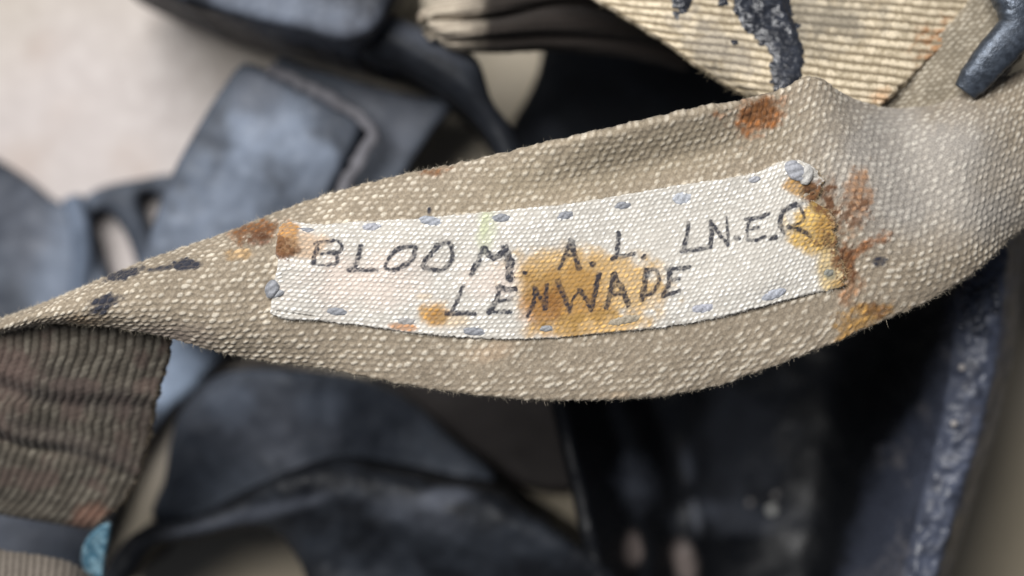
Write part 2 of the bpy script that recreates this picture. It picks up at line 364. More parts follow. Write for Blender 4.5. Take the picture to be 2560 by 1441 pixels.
c = mix(c, (0.12, 0.116, 0.125), rm * .7 * ss(.55, .80, fbm(px / 55, py / 55, 13, 5))); c = mix(c, (0.065, 0.075, 0.108), rm * .7 * ss(2300, 2440, px + .2 * (py - 900)) * ss(.3, .6, kk))
for a in [(1860, 1120, 110, 150, 10, GR, .35, .6, .6), (1590, 1200, 45, 60, 0, GR, .5, .6, .6), (1720, 1170, 14, 40, -12, GR, .8, .6, .4), (1740, 1290, 10, 40, -12, (.2, .21, .24), .9, .4, .2),
          (1785, 1275, 22, 22, 0, GR, .8, .6, .4), (1850, 1290, 130, 40, 0, GR, .4, .7, .6), (1582, 1372, 22, 38, 0, TN, .95, .4, .2), (1712, 1405, 28, 50, -15, TN, .8, .4, .2), (1580, 1220, 60, 20, 20, GR, .5, .6, .6)]:
    c = mix(c, a[5], a[6] * blob(px, py, *a[:5], a[7], a[8], 31, 40))
fp = band_mesh("facepiece", g, 0 * px, 3.0, M_crust, mask, c, back=40)
# loose pale crumb caught in the bowl
rng = np.random.default_rng(4)
def lump_obj(name, px_, py_, z, r, mat, parent, color, sq=(1, 1, .7), seed=0, sub=2):
    bm = bmesh.new(); bmesh.ops.create_icosphere(bm, subdivisions=sub, radius=1)
    rg = np.random.default_rng(seed)
    for v in bm.verts: v.co *= 1 + .25 * (rg.random() - .5)
    ctr = W(np.array([px_, py_, z]))
    me = bpy.data.meshes.new(name)
    for v in bm.verts: v.co = Vector((ctr[0] + v.co.x * r * sq[0], ctr[1] + v.co.y * r * sq[1], ctr[2] + v.co.z * r * sq[2]))
    for f_ in bm.faces: f_.smooth = True
    bm.to_mesh(me); bm.free(); me.materials.append(mat)
    a = me.attributes.new("Col", 'FLOAT_COLOR', 'POINT'); a.data.foreach_set("color", np.tile(np.array([*color, 1.0], np.float32), len(me.vertices)))
    o = bpy.data.objects.new(name, me); col.objects.link(o); o.parent = parent; return o
def surf_z(g, x, y):
    i = np.argmin((g["px"] - x) ** 2 + (g["py"] - y) ** 2); return float(g["X"][..., 2].ravel()[i])
lump_obj("crumb", 1930, 1274, surf_z(g, 1930, 1274) + .0006, .0012, M_fuzz, mask, (.5, .5, .47), seed=3)
for i, (x_, y_) in enumerate([(1940, 1238), (1875, 1257), (2385, 1060), (2405, 920), (2440, 830)]):
    lump_obj("crumb", x_, y_, surf_z(g, x_, y_) + .0003, .0008, M_fuzz, mask, (.30, .28, .27), seed=9 + i, sub=1)
for i in range(26):     # blistered beads on the upper end of the rim
    x_, y_ = rng.uniform(2405, 2500), rng.uniform(690, 830)
    if x_ > 2505 - (y_ - 700) * .02: continue
    lump_obj("blister", x_, y_, surf_z(g, x_, y_) + .0002, rng.uniform(.0005, .0011), M_tar, mask, (.03, .035, .05), seed=40 + i, sub=2)

# ------------------------------------------------------------------ cloth weaves (mm)
def nubs(u, v, pu, pv, slant=0.25, seed=0, ex=1.0):
    """staggered floats of thread: height 0..1 and a random value per float"""
    v = v + 0.15 * pv * (fbm(u / 4, v / 4, seed + 50, 4) - .5) * 4; u = u + 0.16 * pu * (fbm(u / 3, v / 2, seed + 60, 4) - .5) * 4
    j = np.floor(v / pv); b = v / pv - j - .5
    uu = u / pu + .5 * (j % 2) + slant * b; i = np.floor(uu); a = uu - i - .5
    rnd = h2(i, j, seed); ra, rb, rc = h2(i, j, seed + 101), h2(i, j, seed + 202), h2(i, j, seed + 303)
    a = a + .26 * (ra - .5); b = b + .26 * (rb - .5); k = .84 + .36 * (rc - .5)
    fib = (fbm(u * 1.6 / pu + 40, v * 7 / pv, seed + 70, 2) - .5)          # fibres along the float
    h = np.clip(1 + .35 * fib - (np.abs(a) / (.54 * k)) ** 2.0 - (np.abs(b) / (.55 * k)) ** 2.0, 0, 1) ** .7
    return h * (.78 + .55 * (rnd - .5)), rnd

def ribs(u, v, pv, pu, seed=0):
    v = v + 0.10 * pv * (fbm(u / 9, v / 9, seed + 50, 3) - .5) * 4
    j = np.floor(v / pv); b = v / pv - j - .5; r0 = h2(j, j * 0 + 3, seed)
    uu = u / pu + r0 * .0 + .5 * (j % 2) + .5 * b; i = np.floor(uu); a = uu - i - .5; rnd = h2(i, j, seed + 1)
    h = np.clip(1 - (np.abs(b) / .5) ** 2.0, 0, 1) ** .6
    fib = fbm(u * 3 / pu, v * 6 / pv, seed + 9, 2) - .5
    return np.clip(h * (.84 + .16 * np.clip(1 - (np.abs(a) / .5) ** 2, 0, 1) ** .7) * (.92 + .16 * rnd) + .40 * fib * h, 0, 1.2), rnd

def fuzz(name, P, N, T, count, length, parent, color, seed, where):
    """loose fibres: thin two-segment blades; where = flat indices to grow from"""
    rg = np.random.default_rng(seed); ix = rg.choice(where, count)
    p = P.reshape(-1, 3)[ix]; nn = N.reshape(-1, 3)[ix]; tt = T.reshape(-1, 3)[ix]
    d = nn * rg.uniform(.0, .6, (count, 1)) + tt * rg.uniform(.35, 1.0, (count, 1)) + rg.normal(0, .55, (count, 3)); d /= np.linalg.norm(d, axis=1, keepdims=True)
    L = length * (.18 + 1.5 * rg.random((count, 1)) ** 3.5) * 1e-3
    k = np.cross(d, rg.normal(0, 1, (count, 3))); k /= np.linalg.norm(k, axis=1, keepdims=True)
    w = k * 0.000016
    m_ = p + d * L * .55; e_ = m_ + (d + rg.normal(0, .5, (count, 3))) * L * .45
    V = np.stack([p - w, p + w, m_ + w * .8, m_ - w * .8, e_ + w * .4, e_ - w * .4], 1).reshape(-1, 3)
    b = np.arange(count)[:, None] * 6
    F = np.vstack([b + np.array([0, 1, 2, 3]), b + np.array([3, 2, 4, 5])])
    o = mesh(name, V, F, M_fuzz, parent, np.tile(np.asarray(color, float), (len(V), 1)) * np.repeat(rg.uniform(.8, 1.15, count), 6)[:, None]); o["kind"] = "stuff"
    return o

RUST = (0.25, 0.110, 0.042); ORG = (0.52, 0.29, 0.085); INK = (0.017, 0.019, 0.030)

# ------------------------------------------------------------------ main strap
strap = thing("webbing_strap", "khaki cotton webbing strap twisted across the mask with a handwritten white label", "strap")
st = [(-420, 905, -420, 940, .058, 4, 4), (-160, 850, -160, 868, .070, 5, 4), (0, 797, 0, 834, .076, 6, 4), (120, 753, 110, 812, .079, 8, 4), (250, 698, 230, 815, .081, 9, 5), (350, 655, 340, 832, .0815, 9, 5),
      (450, 619, 430, 851, .0815, 9, 5), (560, 580, 540, 883, .081, 8, 5), (690, 527, 660, 908, .0805, 8, 5), (830, 478, 800, 925, .080, 6, 4), (1000, 433, 980, 962, .080, 4, 3), (1150, 402, 1150, 988, .080, 2, 2),
      (1300, 372, 1300, 1003, .080, -1, 2), (1480, 338, 1500, 1006, .080, -3, 2), (1650, 300, 1700, 990, .080, -4, 2), (1780, 270, 1850, 952, .080, -4, 2), (1880, 248, 1980, 905, .080, -2, 2), (1960, 222, 2100, 858, .080, -1, 2),
      (2038, 186, 2200, 812, .0798, 0, 3), (2110, 230, 2310, 765, .079, 4, 4), (2210, 263, 2400, 712, .078, 9, 4), (2330, 258, 2470, 660, .077, 10, 4), (2450, 213, 2530, 600, .075, 8, 4), (2570, 165, 2625, 530, .072, 6, 4), (2800, 60, 2830, 420, .062, 4, 4), (3150, -80, 3150, 260, .045, 3, 3)]
def wav(px, py, t, s):
    z = -1.6 * np.exp(-((py - (430 - (px - 1550) * .22)) / 55) ** 2) * ss(1150, 1450, px) * ss(1950, 1750, px)
    z = z + 1.2 * (fbm(px / 260, py / 260, 41, 2) - .5) * 2
    z = z - 2.2 * np.exp(-((px - 2260) / 110) ** 2 - ((py - 360) / 90) ** 2) + 1.5 * np.exp(-((px - 2420) / 90) ** 2 - ((py - 420) / 200) ** 2)
    return z
g = band_grid(st, 0.00019, wav); main = g
px, py, u, v = g["px"], g["py"], g["u"], g["v"]
low = ss(120, 260, py - (720 - (px - 1280) * .16))           # slanted floats on the lower half
h1, r1 = nubs(u, v, 1.42, 1.10, .35, 1)
h2_, r2 = nubs(u + v * .35, v, 1.50, 1.14, .6, 2)
hh = h1 * (1 - low) + h2_ * low; rn = r1 * (1 - low) + r2 * low
fray = fbm(px / 9, py / 9, 77, 3)
h = .23 * hh * (1 - .6 * blob(px, py, 2260, 290, 190, 90, 0, .7, .2, 6, 90)) + .10 * (fray - .5) + .09 * (fbm(u * 3, v * 3, 3, 2) - .5)
c = np.ones(px.shape + (3,)) * np.array([0.232, 0.192, 0.143])
c = mix(c, (0.382, 0.328, 0.258), ss(.25, .85, hh + .25 * (fray - .5)))
c = mix(c, (0.53, 0.48, 0.395), ss(.4, .95, hh + .5 * (fray - .5)) * (.15 + .75 * ss(.1, 1.0, rn)))
c = c * (.78 + .44 * fbm(px / 7, py / 5, 79, 2))[..., None]
big = fbm(px / 170, py / 170, 14, 4)
c = c * (0.82 + .36 * big)[..., None]
c = mix(c, (0.34, 0.335, 0.33), .45 * blob(px, py, 2300, 420, 260, 160, 20, .6, .5, 4, 90))
c = mix(c, (0.30, 0.25, 0.17), .35 * blob(px, py, 1560, 400, 380, 70, -12, .6, .3, 5, 90))  # shade of the hollow above the label, painted into the cloth colour
c = mix(c, (0.23, 0.185, 0.16), .6 * blob(px, py, 420, 850, 90, 40, 0, .6, .5, 6, 60))
c = mix(c, (0.42, 0.30, 0.20), .35 * blob(px, py, 1230, 880, 60, 22, -10, .6, .6, 7, 40))
wy = (hh - .5) * .5
for k, (cx, cy, rx, ry, rot, cc, s) in enumerate([
        (638, 578, 62, 24, -12, RUST, .95), (655, 600, 26, 12, -10, (.16, .07, .04), .7), (600, 635, 40, 12, 0, ORG, .5), (1085, 428, 36, 14, -8, RUST, .85), (1885, 290, 66, 42, -8, (.42, .17, .06), .95), (1905, 275, 46, 26, 0, RUST, .8),
        (2140, 500, 36, 70, 20, (.40, .20, .09), .7), (2125, 530, 20, 26, 0, RUST, .7), (2160, 620, 62, 16, -24, (.40, .18, .08), .85), (2118, 655, 12, 50, -8, RUST, .85), (2125, 720, 36, 34, -20, (.42, .22, .11), .75),
        (2175, 790, 66, 32, -20, ORG, .85), (2115, 845, 26, 16, -20, ORG, .8), (2190, 775, 26, 14, 0, RUST, .6), (2075, 500, 14, 60, 0, (.2, .11, .06), .6), (200, 800, 60, 14, 0, (.35, .22, .10), .4), (1540, 990, 40, 10, 0, (.4, .28, .17), .4)]):
    m_ = blob(px, py, cx, cy, rx, ry, rot, .5, 1.15, 100 + k, 22)
    m_ = m_ * ss(.18, .62, .5 * fbm(px / 15, py / 15, 400 + k, 3) + .25 * rn + .25 * m_)
    c = dye(c, cc, np.clip(m_ * s * (1.05 + wy), 0, 1))
for k, (cx, cy, rx, ry, rot, s) in enumerate([(640, 590, 60, 22, -12, .8), (1890, 288, 60, 34, 0, .6), (2130, 530, 36, 44, 30, .75), (2150, 622, 70, 18, -24, .8), (2112, 660, 20, 62, -8, .95), (2080, 510, 18, 60, -10, .9), (2160, 780, 60, 26, -20, .5), (1085, 428, 36, 12, -8, .6)]):
    m_ = blob(px, py, cx, cy, rx, ry, rot, .5, .9, 600 + k, 18) * ss(.50, .60, fbm(px / 11, py / 9, 620 + k, 3))
    c = mix(c, (0.105, 0.048, 0.024), m_ * s); h = h + .16 * m_
ink = np.maximum.reduce([blob(px, py, 464, 663, 46, 14, 0, .25, .5, 201, 12), blob(px, py, 312, 687, 46, 13, -18, .3, .55, 202, 12), blob(px, py, 405, 672, 34, 6, -8, .3, .5, 203, 12) * .8,
                         blob(px, py, 262, 752, 44, 11, -12, .3, .6, 204, 10), blob(px, py, 258, 768, 40, 9, -22, .3, .6, 207, 10), blob(px, py, 268, 758, 12, 30, 25, .3, .6, 208, 10), .85 * blob(px, py, 2197, 654, 19, 13, -20, .3, .4, 205, 12), .9 * blob(px, py, 1073, 527, 5, 9, 0, .3, .2, 206, 9)])
c = mix(c, (0.020, 0.023, 0.036), np.clip(ink * (.95 + .5 * wy + .3 * hh), 0, 1) * .97)
band_mesh("webbing", g, h, 1.7, M_cloth, strap, c, ragged=.30, seed=5)
P, N = g["P"], g["N"]; T = np.gradient(g["X"], axis=1); T /= np.maximum(np.linalg.norm(T, axis=-1, keepdims=True), 1e-12)
vis = (px > -80) & (px < 2640)
fl = np.flatnonzero((vis & (g["e0"] < .9)).ravel()); fuzz("edge_fuzz", P, N, -T, 7000, .55, strap, (.40, .35, .27), 1, fl)
fl = np.flatnonzero((vis & (g["e1"] < .9)).ravel()); fuzz("edge_fuzz", P, N, T, 6500, .55, strap, (.40, .35, .27), 2, fl)
fl = np.flatnonzero((vis & (g["e0"] > 1)).ravel()); fuzz("nap", P, N, T * 0 + np.array([1, .3, 0.]), 7000, .6, strap, (.38, .335, .265), 3, fl)

# height of the strap under a pixel
ZR = np.full((200, 330), np.nan); yi = (py / 8).astype(int); xi_ = (px / 8).astype(int)
okk = (yi >= 0) & (yi < 200) & (xi_ >= 0) & (xi_ < 330); ZR[yi[okk], xi_[okk]] = g["X"][..., 2][okk]
def zstrap(x, y):
    fx, fy = np.clip(x / 8 - .5, 0, 328.99), np.clip(y / 8 - .5, 0, 198.99); i, j = fx.astype(int), fy.astype(int); a, b = fx - i, fy - j
    return (ZR[j, i] * (1 - a) + ZR[j, i + 1] * a) * (1 - b) + (ZR[j + 1, i] * (1 - a) + ZR[j + 1, i + 1] * a) * b

# ------------------------------------------------------------------ name label
STITCHES = [(764, 577, 44, 15, 3), (932, 568, 50, 20, -4, (.33, .34, .39)), (1078, 553, 56, 24, 6, (.30, .32, .37)), (1254, 546, 46, 22, -3), (1409, 541, 46, 24, -18), (1555, 515, 42, 20, -6), (1713, 492, 56, 36, -14, (.36, .38, .43)), (1886, 450, 30, 16, -10, (.33, .34, .38)),
           (838, 779, 56, 21, 6), (1016, 803, 62, 22, 4, (.28, .27, .27)), (1184, 829, 56, 22, 5), (1366, 822, 36, 16, 0, (.24, .25, .27)), (1565, 800, 80, 24, -12, (.30, .26, .20)), (1760, 771, 60, 24, -8, (.33, .34, .40)), (1931, 737, 62, 24, -20, (.34, .36, .42)), (2072, 682, 26, 20, -20, (.20, .20, .18))]
STI = [(q_[0], q_[1], q_[2], q_[4]) for q_ in STITCHES]
lt = cr([(697, 572), (712, 562), (800, 560), (900, 553), (1050, 545), (1180, 533), (1300, 521), (1400, 511), (1500, 497), (1600, 480), (1700, 462), (1820, 445), (1900, 428), (1945, 408), (1990, 400), (2032, 416)], 900)
lb = cr([(675, 783), (700, 795), (790, 803), (900, 815), (1000, 829), (1080, 838), (1180, 846), (1280, 849), (1380, 846), (1500, 836), (1620, 824), (1720, 810), (1820, 790), (1920, 764), (2020, 738), (2112, 716)], 900)
m = 190; t = np.linspace(0, 1, m)[None]
gx = lt[:, :1] * (1 - t) + lb[:, :1] * t; gy = lt[:, 1:2] * (1 - t) + lb[:, 1:2] * t
sl = np.linspace(0, 1, 900)[:, None]
ledge = np.interp(t[0], [0, .08, .3, .34, .5, .62, .72, .8, 1], [4, 0, -2, 6, 6, 2, -6, 0, 0])[None]           # left end wanders
redge = np.interp(t[0], [0, .12, .22, .30, .36, .48, .55, .62, .7, .8, .9, 1], [2, 18, -2, -16, 10, 22, 6, 14, -2, 12, 10, 2])[None] + 7 * (vn(t * 26, t * 0, 8) - .5)
gx = gx + ledge * ss(.08, 0, sl) + redge * ss(.93, 1, sl)
gx = gx + 1.8 * (vn(gy / 5, gy * 0, 3) - .5) * (ss(.02, 0, sl) + 2 * ss(.98, 1, sl))
gy = gy + 2.6 * (fbm(gx / 9, gx * 0, 12, 3) - .5) * 2 * (ss(.03, 0, t) + ss(.97, 1, t))
zl = zstrap(gx, gy)
base = W(np.stack([gx, gy, zl + .0008], -1))
u = np.r_[0, np.cumsum(np.linalg.norm(np.diff(base[:, m // 2], axis=0), axis=1))][:, None] * 1e3 + 0 * t
v = np.concatenate([np.zeros((900, 1)), np.cumsum(np.linalg.norm(np.diff(base, axis=1), axis=2), 1)], 1) * 1e3; v = v - v[:, m // 2:m // 2 + 1]
hl, rl = nubs(u + .15 * v, v, .98, .74, .4, 9)
e = np.minimum(np.minimum(v - v[:, :1], v[:, -1:] - v), np.minimum(u - u[:1], u[-1:] - u))
px, py = gx, gy
fold = ss(-9, 7, py - (654 + .05 * (px - 690) + 8 * np.sin((px - 690) / 50))) * ss(880, 800, px) * ss(730, 690, py * 0 + 700)
hm = .17 * hl + .95 * fold * ss(860, 760, px) * np.exp(-np.clip(py - 660, 0, None) / 60)
hm = hm + .7 * blob(px, py, 720, 600, 42, 42, 0, .6, .3, 15, 40) + .45 * blob(px, py, 2045, 560, 46, 50, 0, .7, .4, 16, 30) + .6 * blob(px, py, 2000, 425, 40, 26, 0, .5, .2, 17, 30)
hm = hm - .8 * blob(px, py, 2030, 500, 34, 16, 50, .5, .3, 18, 30) + .45 * (fbm(px / 110, py / 60, 19, 3) - .5)
hm = hm - .45 * ss(4, 0, seg_d(px, py, (694, 779), (785, 792)))                       # opened hem
for (sx, sy, sl_, sr) in STI:        # thread pulls the cloth down
    cs_, sn_ = math.cos(math.radians(sr)), math.sin(math.radians(sr)); dx, dy = px - sx, py - sy
    hm = hm - .26 * np.exp(-((dx * cs_ + dy * sn_) / (sl_ * .62)) ** 2 - ((-dx * sn_ + dy * cs_) / 17) ** 2)
r = .35; q = np.clip(1 - e / r, 0, 1)
hm = hm - r * (1 - np.sqrt(np.maximum(1 - q * q, 0)))
Nl = normals(base); P = base + Nl * hm[..., None] * 1e-3
c = np.ones(px.shape + (3,)) * np.array([0.40, 0.375, 0.335])
c = mix(c, (0.66, 0.64, 0.595), ss(.2, .8, hl)); c = mix(c, (0.84, 0.83, 0.80), ss(.6, .95, hl) * ss(.5, .95, rl) * .8)
bg_ = fbm(px / 120, py / 120, 33, 4); c = c * (.88 + .24 * bg_)[..., None]
c = mix(c, (0.50, 0.47, 0.42), .30 * blob(px, py, 1800, 600, 260, 110, -10, .7, .5, 34, 80))
c = mix(c, (0.62, 0.50, 0.43), .45 * blob(px, py, 900, 700, 160, 60, 0, .7, .7, 35, 50)); c = mix(c, (0.62, 0.50, 0.43), .4 * blob(px, py, 1250, 700, 80, 40, 0, .7, .7, 36, 50))
wy = (hl - .5) * .35
for k, (cx, cy, rx, ry, rot, cc, s, sf) in enumerate([
        (1470, 710, 175, 85, 6, (.60, .38, .14), .85, .35), (1410, 750, 105, 75, 0, (.55, .29, .075), .85, .4), (1450, 690, 80, 60, 0, (.60, .36, .12), .5, .5), (1350, 770, 45, 55, 0, (.50, .23, .06), .7, .5), (1480, 812, 135, 30, -4, (.60, .36, .11), .85, .4), (1390, 745, 22, 26, 0, (.40, .17, .045), .6, .6),
        (1330, 690, 34, 50, 0, (.60, .37, .13), .6, .5), (1085, 786, 38, 32, 0, ORG, .9, .4), (1090, 790, 22, 16, 0, (.46, .22, .06), .6, .6), (1130, 800, 40, 16, 0, (.62, .42, .2), .5, .6), (1060, 742, 22, 8, 0, (.62, .44, .25), .4, .5), (1010, 818, 34, 9, 5, (.45, .2, .07), .8, .5),
        (720, 600, 30, 38, 0, (.45, .23, .075), .95, .35), (712, 628, 26, 20, 0, (.26, .11, .045), .85, .4), (770, 615, 50, 30, 0, (.58, .38, .22), .7, .5),
        (2000, 470, 40, 22, 20, (.46, .26, .08), .9, .4), (2045, 500, 26, 40, -30, (.20, .10, .045), .95, .4), (2035, 565, 62, 60, 0, (.62, .40, .12), .95, .35), (2062, 580, 26, 40, 0, (.50, .27, .07), .7, .5), (2085, 670, 40, 70, 0, (.58, .42, .18), .8, .45), (2105, 640, 14, 36, 0, (.2, .09, .04), .9, .4), (2100, 715, 22, 16, 0, (.45, .28, .10), .8, .5),
        (1215, 565, 22, 48, 5, (.62, .64, .46), .7, .6), (1212, 560, 8, 36, 5, (.55, .60, .36), .5, .6), (2076, 687, 15, 11, 0, (.30, .28, .20), .8, .4)]):
    bb = blob(px, py, cx, cy, rx, ry, rot, sf, .5, 300 + k, 30); bb = bb * (.78 + .22 * ss(.3, .6, fbm(px / 13, py / 13, 500 + k, 3)))
    bb = bb + .35 * np.clip(4 * bb * (1 - bb), 0, 1) * bb
    c = mix(c, np.asarray(cc) * np.clip(c.mean(-1, keepdims=True) / .62, .4, 1.4) ** .9, np.clip(s * bb * (1 + wy), 0, 1))
CR = []
for k, (cx, cy, rx, ry, rot, s) in enumerate([(2050, 500, 26, 44, -25, .95), (2075, 560, 22, 60, -10, .8), (2098, 640, 20, 60, -10, .95), (2040, 470, 46, 18, 30, .8), (2060, 610, 40, 16, 10, .7), (2108, 700, 16, 30, 0, .8), (712, 625, 30, 22, 0, .8), (705, 590, 16, 36, 0, .6), (1390, 760, 30, 44, 0, .35), (1480, 745, 26, 30, 0, .25)]):
    m_ = blob(px, py, cx, cy, rx, ry, rot, .5, .9, 640 + k, 16) * ss(.47, .57, fbm(px / 10, py / 9, 660 + k, 3)) * s
    c = mix(c, (0.12, 0.055, 0.024), m_); CR.append(m_)
P = P + Nl * (.0002 * np.maximum.reduce(CR))[..., None]
# handwriting: pen strokes (pixel polylines, width)
def za(*pts): return [(640 + x / 2.882, 380 + y / 2.882) for x, y in pts]
def zb(*pts): return [(1380 + x / 2.7707, 360 + y / 2.7707) for x, y in pts]
S = [(za((448, 660), (432, 725), (412, 800)), 7.5), (za((425, 662), (510, 648), (598, 646), (622, 675), (604, 716), (540, 728), (470, 734)), 6), (za((530, 730), (588, 752), (582, 795), (510, 815)), 6), (za((400, 806), (460, 814), (520, 815)), 4),
     (za((757, 683), (735, 770), (700, 835), (680, 852)), 9), (za((665, 852), (760, 850), (872, 853)), 7),
     (za((1150, 690), (1090, 680), (1010, 712), (950, 780), (932, 832), (975, 850), (1060, 822), (1130, 765), (1150, 690)), 8.5),
     (za((1300, 672), (1395, 662), (1415, 720), (1402, 800), (1335, 850), (1270, 848), (1207, 820), (1218, 785), (1262, 730), (1312, 680)), 8.5),
     (za((1550, 885), (1598, 790), (1640, 692)), 10), (za((1640, 692), (1720, 765), (1795, 695)), 10), (za((1795, 695), (1826, 780), (1828, 905)), 15), (za((1936, 872), (1942, 874)), 9),
     (za((1488, 970), (1455, 1060), (1410, 1160)), 8), (za((1378, 1168), (1480, 1160), (1572, 1166)), 8.5),
     (za((1752, 975), (1725, 1085), (1680, 1162)), 9), (za((1740, 985), (1868, 992)), 9), (za((1722, 1086), (1836, 1062)), 7), (za((1668, 1160), (1836, 1150)), 7),
     (za((2008, 985), (1998, 1090), (1956, 1180)), 8), (za((2010, 990), (2060, 1070), (2084, 1130)), 8), (za((2096, 960), (2090, 1060), (2084, 1130)), 7),
     (zb((40, 955), (80, 1040), (122, 1155)), 10), (zb((122, 1155), (150, 1070), (188, 1015)), 5), (zb((188, 1015), (240, 1080), (275, 1150)), 9), (zb((275, 1150), (300, 1030), (325, 905)), 9),
     (zb((428, 910), (405, 1020), (378, 1132)), 10), (zb((428, 910), (480, 1000), (532, 1112)), 11), (zb((395, 1035), (495, 1040)), 8),
     (zb((655, 875), (640, 980), (620, 1082)), 10), (zb((650, 868), (722, 882), (742, 950), (700, 1028), (622, 1068)), 7),
     (zb((815, 865), (808, 960), (770, 1058)), 9), (zb((800, 868), (948, 858)), 8), (zb((805, 960), (880, 935)), 6), (zb((768, 1056), (885, 1020)), 7),
     (zb((130, 668), (95, 770), (48, 862)), 7), (zb((130, 668), (160, 770), (188, 862)), 10), (zb((90, 768), (165, 770)), 6), (zb((276, 832), (284, 834)), 9),
     (zb((462, 620), (455, 710), (440, 790)), 8), (zb((418, 795), (500, 775), (566, 762)), 8), (zb((632, 788), (640, 780)), 8),
     (zb((945, 552), (930, 650), (912, 742)), 7.5), (zb((898, 748), (1000, 735), (1092, 718)), 7.5),
     (zb((1100, 540), (1105, 630), (1092, 718)), 8.5), (zb((1100, 540), (1150, 610), (1215, 695)), 7), (zb((1212, 510), (1216, 600), (1220, 695)), 5.5), (zb((1274, 655), (1290, 655)), 9),
     (zb((1348, 522), (1420, 512), (1498, 488)), 7), (zb((1368, 528), (1352, 600), (1352, 665)), 4.5), (zb((1346, 600), (1428, 578)), 5.5), (zb((1350, 668), (1420, 665), (1470, 642)), 6), (zb((1522, 655), (1542, 648)), 9),
     (zb((1720, 415), (1650, 438), (1590, 490), (1582, 560), (1605, 610)), 9), (zb((1640, 575), (1720, 600), (1785, 640)), 8.5), (zb((1660, 580), (1740, 520), (1722, 440)), 5)]
ink = np.zeros(px.shape); wob = (fbm(px / 7, py / 7, 55, 3) - .5)
xj = px + 2.2 * (fbm(px / 14, py / 14, 56, 2) - .5) * 2; yj = py + 2.2 * (fbm(px / 14, py / 14, 57, 2) - .5) * 2
for pts, w in S:
    pts = cr(pts, 5 * len(pts)) if len(pts) > 2 else np.array(pts)
    x0, y0 = pts.min(0) - 22; x1, y1 = pts.max(0) + 22
    k = (px > x0) & (px < x1) & (py > y0) & (py < y1)
    d = np.full(k.sum(), 1e9)
    for i in range(len(pts) - 1): d = np.minimum(d, seg_d(xj[k], yj[k], pts[i], pts[i + 1]))
    ww = w * .70 * (1 + 1.1 * wob[k]); ink[k] = np.maximum(ink[k], 1 - ss(ww - 2.2, ww + 2.4, d))
ink = np.clip(ink * (.55 + .45 * hl + .35 * (rl - .4) + 1.0 * (fbm(px / 6, py / 6, 58, 2) - .35)), 0, 1)
halo = 0
c = mix(c, INK, ink * .95)
name_label = None
# closed sheet: front plus an underside just below it
bi = np.unique(np.linspace(0, m - 1, 20).astype(int))[::-1]
B = base[:, bi] - Nl[:, bi] * .0011
L = np.concatenate([P, B], 1); Mm = L.shape[1]; idx = np.arange(900 * Mm).reshape(900, Mm); nx = np.roll(idx, -1, 1)
F = np.stack([idx[:-1], idx[1:], nx[1:], nx[:-1]], -1).reshape(-1, 4)
f = F[m // 2]; V = L.reshape(-1, 3)
if np.cross(V[f[1]] - V[f[0]], V[f[2]] - V[f[0]])[2] < 0: F = F[:, ::-1]
def cap(row):      # end walls between the front row and the underside
    fr = idx[row, :m]; bk = idx[row, m:][::-1]; out = []
    bb = np.unique(np.linspace(0, m - 1, 20).astype(int)); j = 0
    for i in range(m - 1):
        while j < len(bb) - 2 and bb[j + 1] <= i: j += 1
        out.append((fr[i], fr[i + 1], bk[j + 1], bk[j]))
    return np.array(out)
F = np.vstack([F, cap(0)[:, ::-1], cap(-1)])
name_label = mesh("name_label", V, F, M_label, strap, np.concatenate([c, c[:, bi]], 1).reshape(-1, 3))
name_label["label"] = "white cotton name label sewn on, rust stained, handwritten in black ink"
Tl = np.gradient(base, axis=1); Tl /= np.linalg.norm(Tl, axis=-1, keepdims=True)
ed = np.zeros(px.shape, bool); ed[:, :2] = True; fuzz("label_fuzz", P, Nl, -Tl, 900, .5, name_label, (.72, .69, .62), 11, np.flatnonzero(ed.ravel()))
ed[:] = False; ed[:, -2:] = True; fuzz("label_fuzz", P, Nl, Tl, 900, .5, name_label, (.68, .64, .57), 12, np.flatnonzero(ed.ravel()))
ed[:] = False; ed[-3:] = True; Ul = np.gradient(base, axis=0); Ul /= np.linalg.norm(Ul, axis=-1, keepdims=True)
fuzz("label_fuzz", P, Nl, Ul, 700, .9, name_label, (.42, .30, .16), 13, np.flatnonzero(ed.ravel()))
LBL = (P, px, py, Nl)
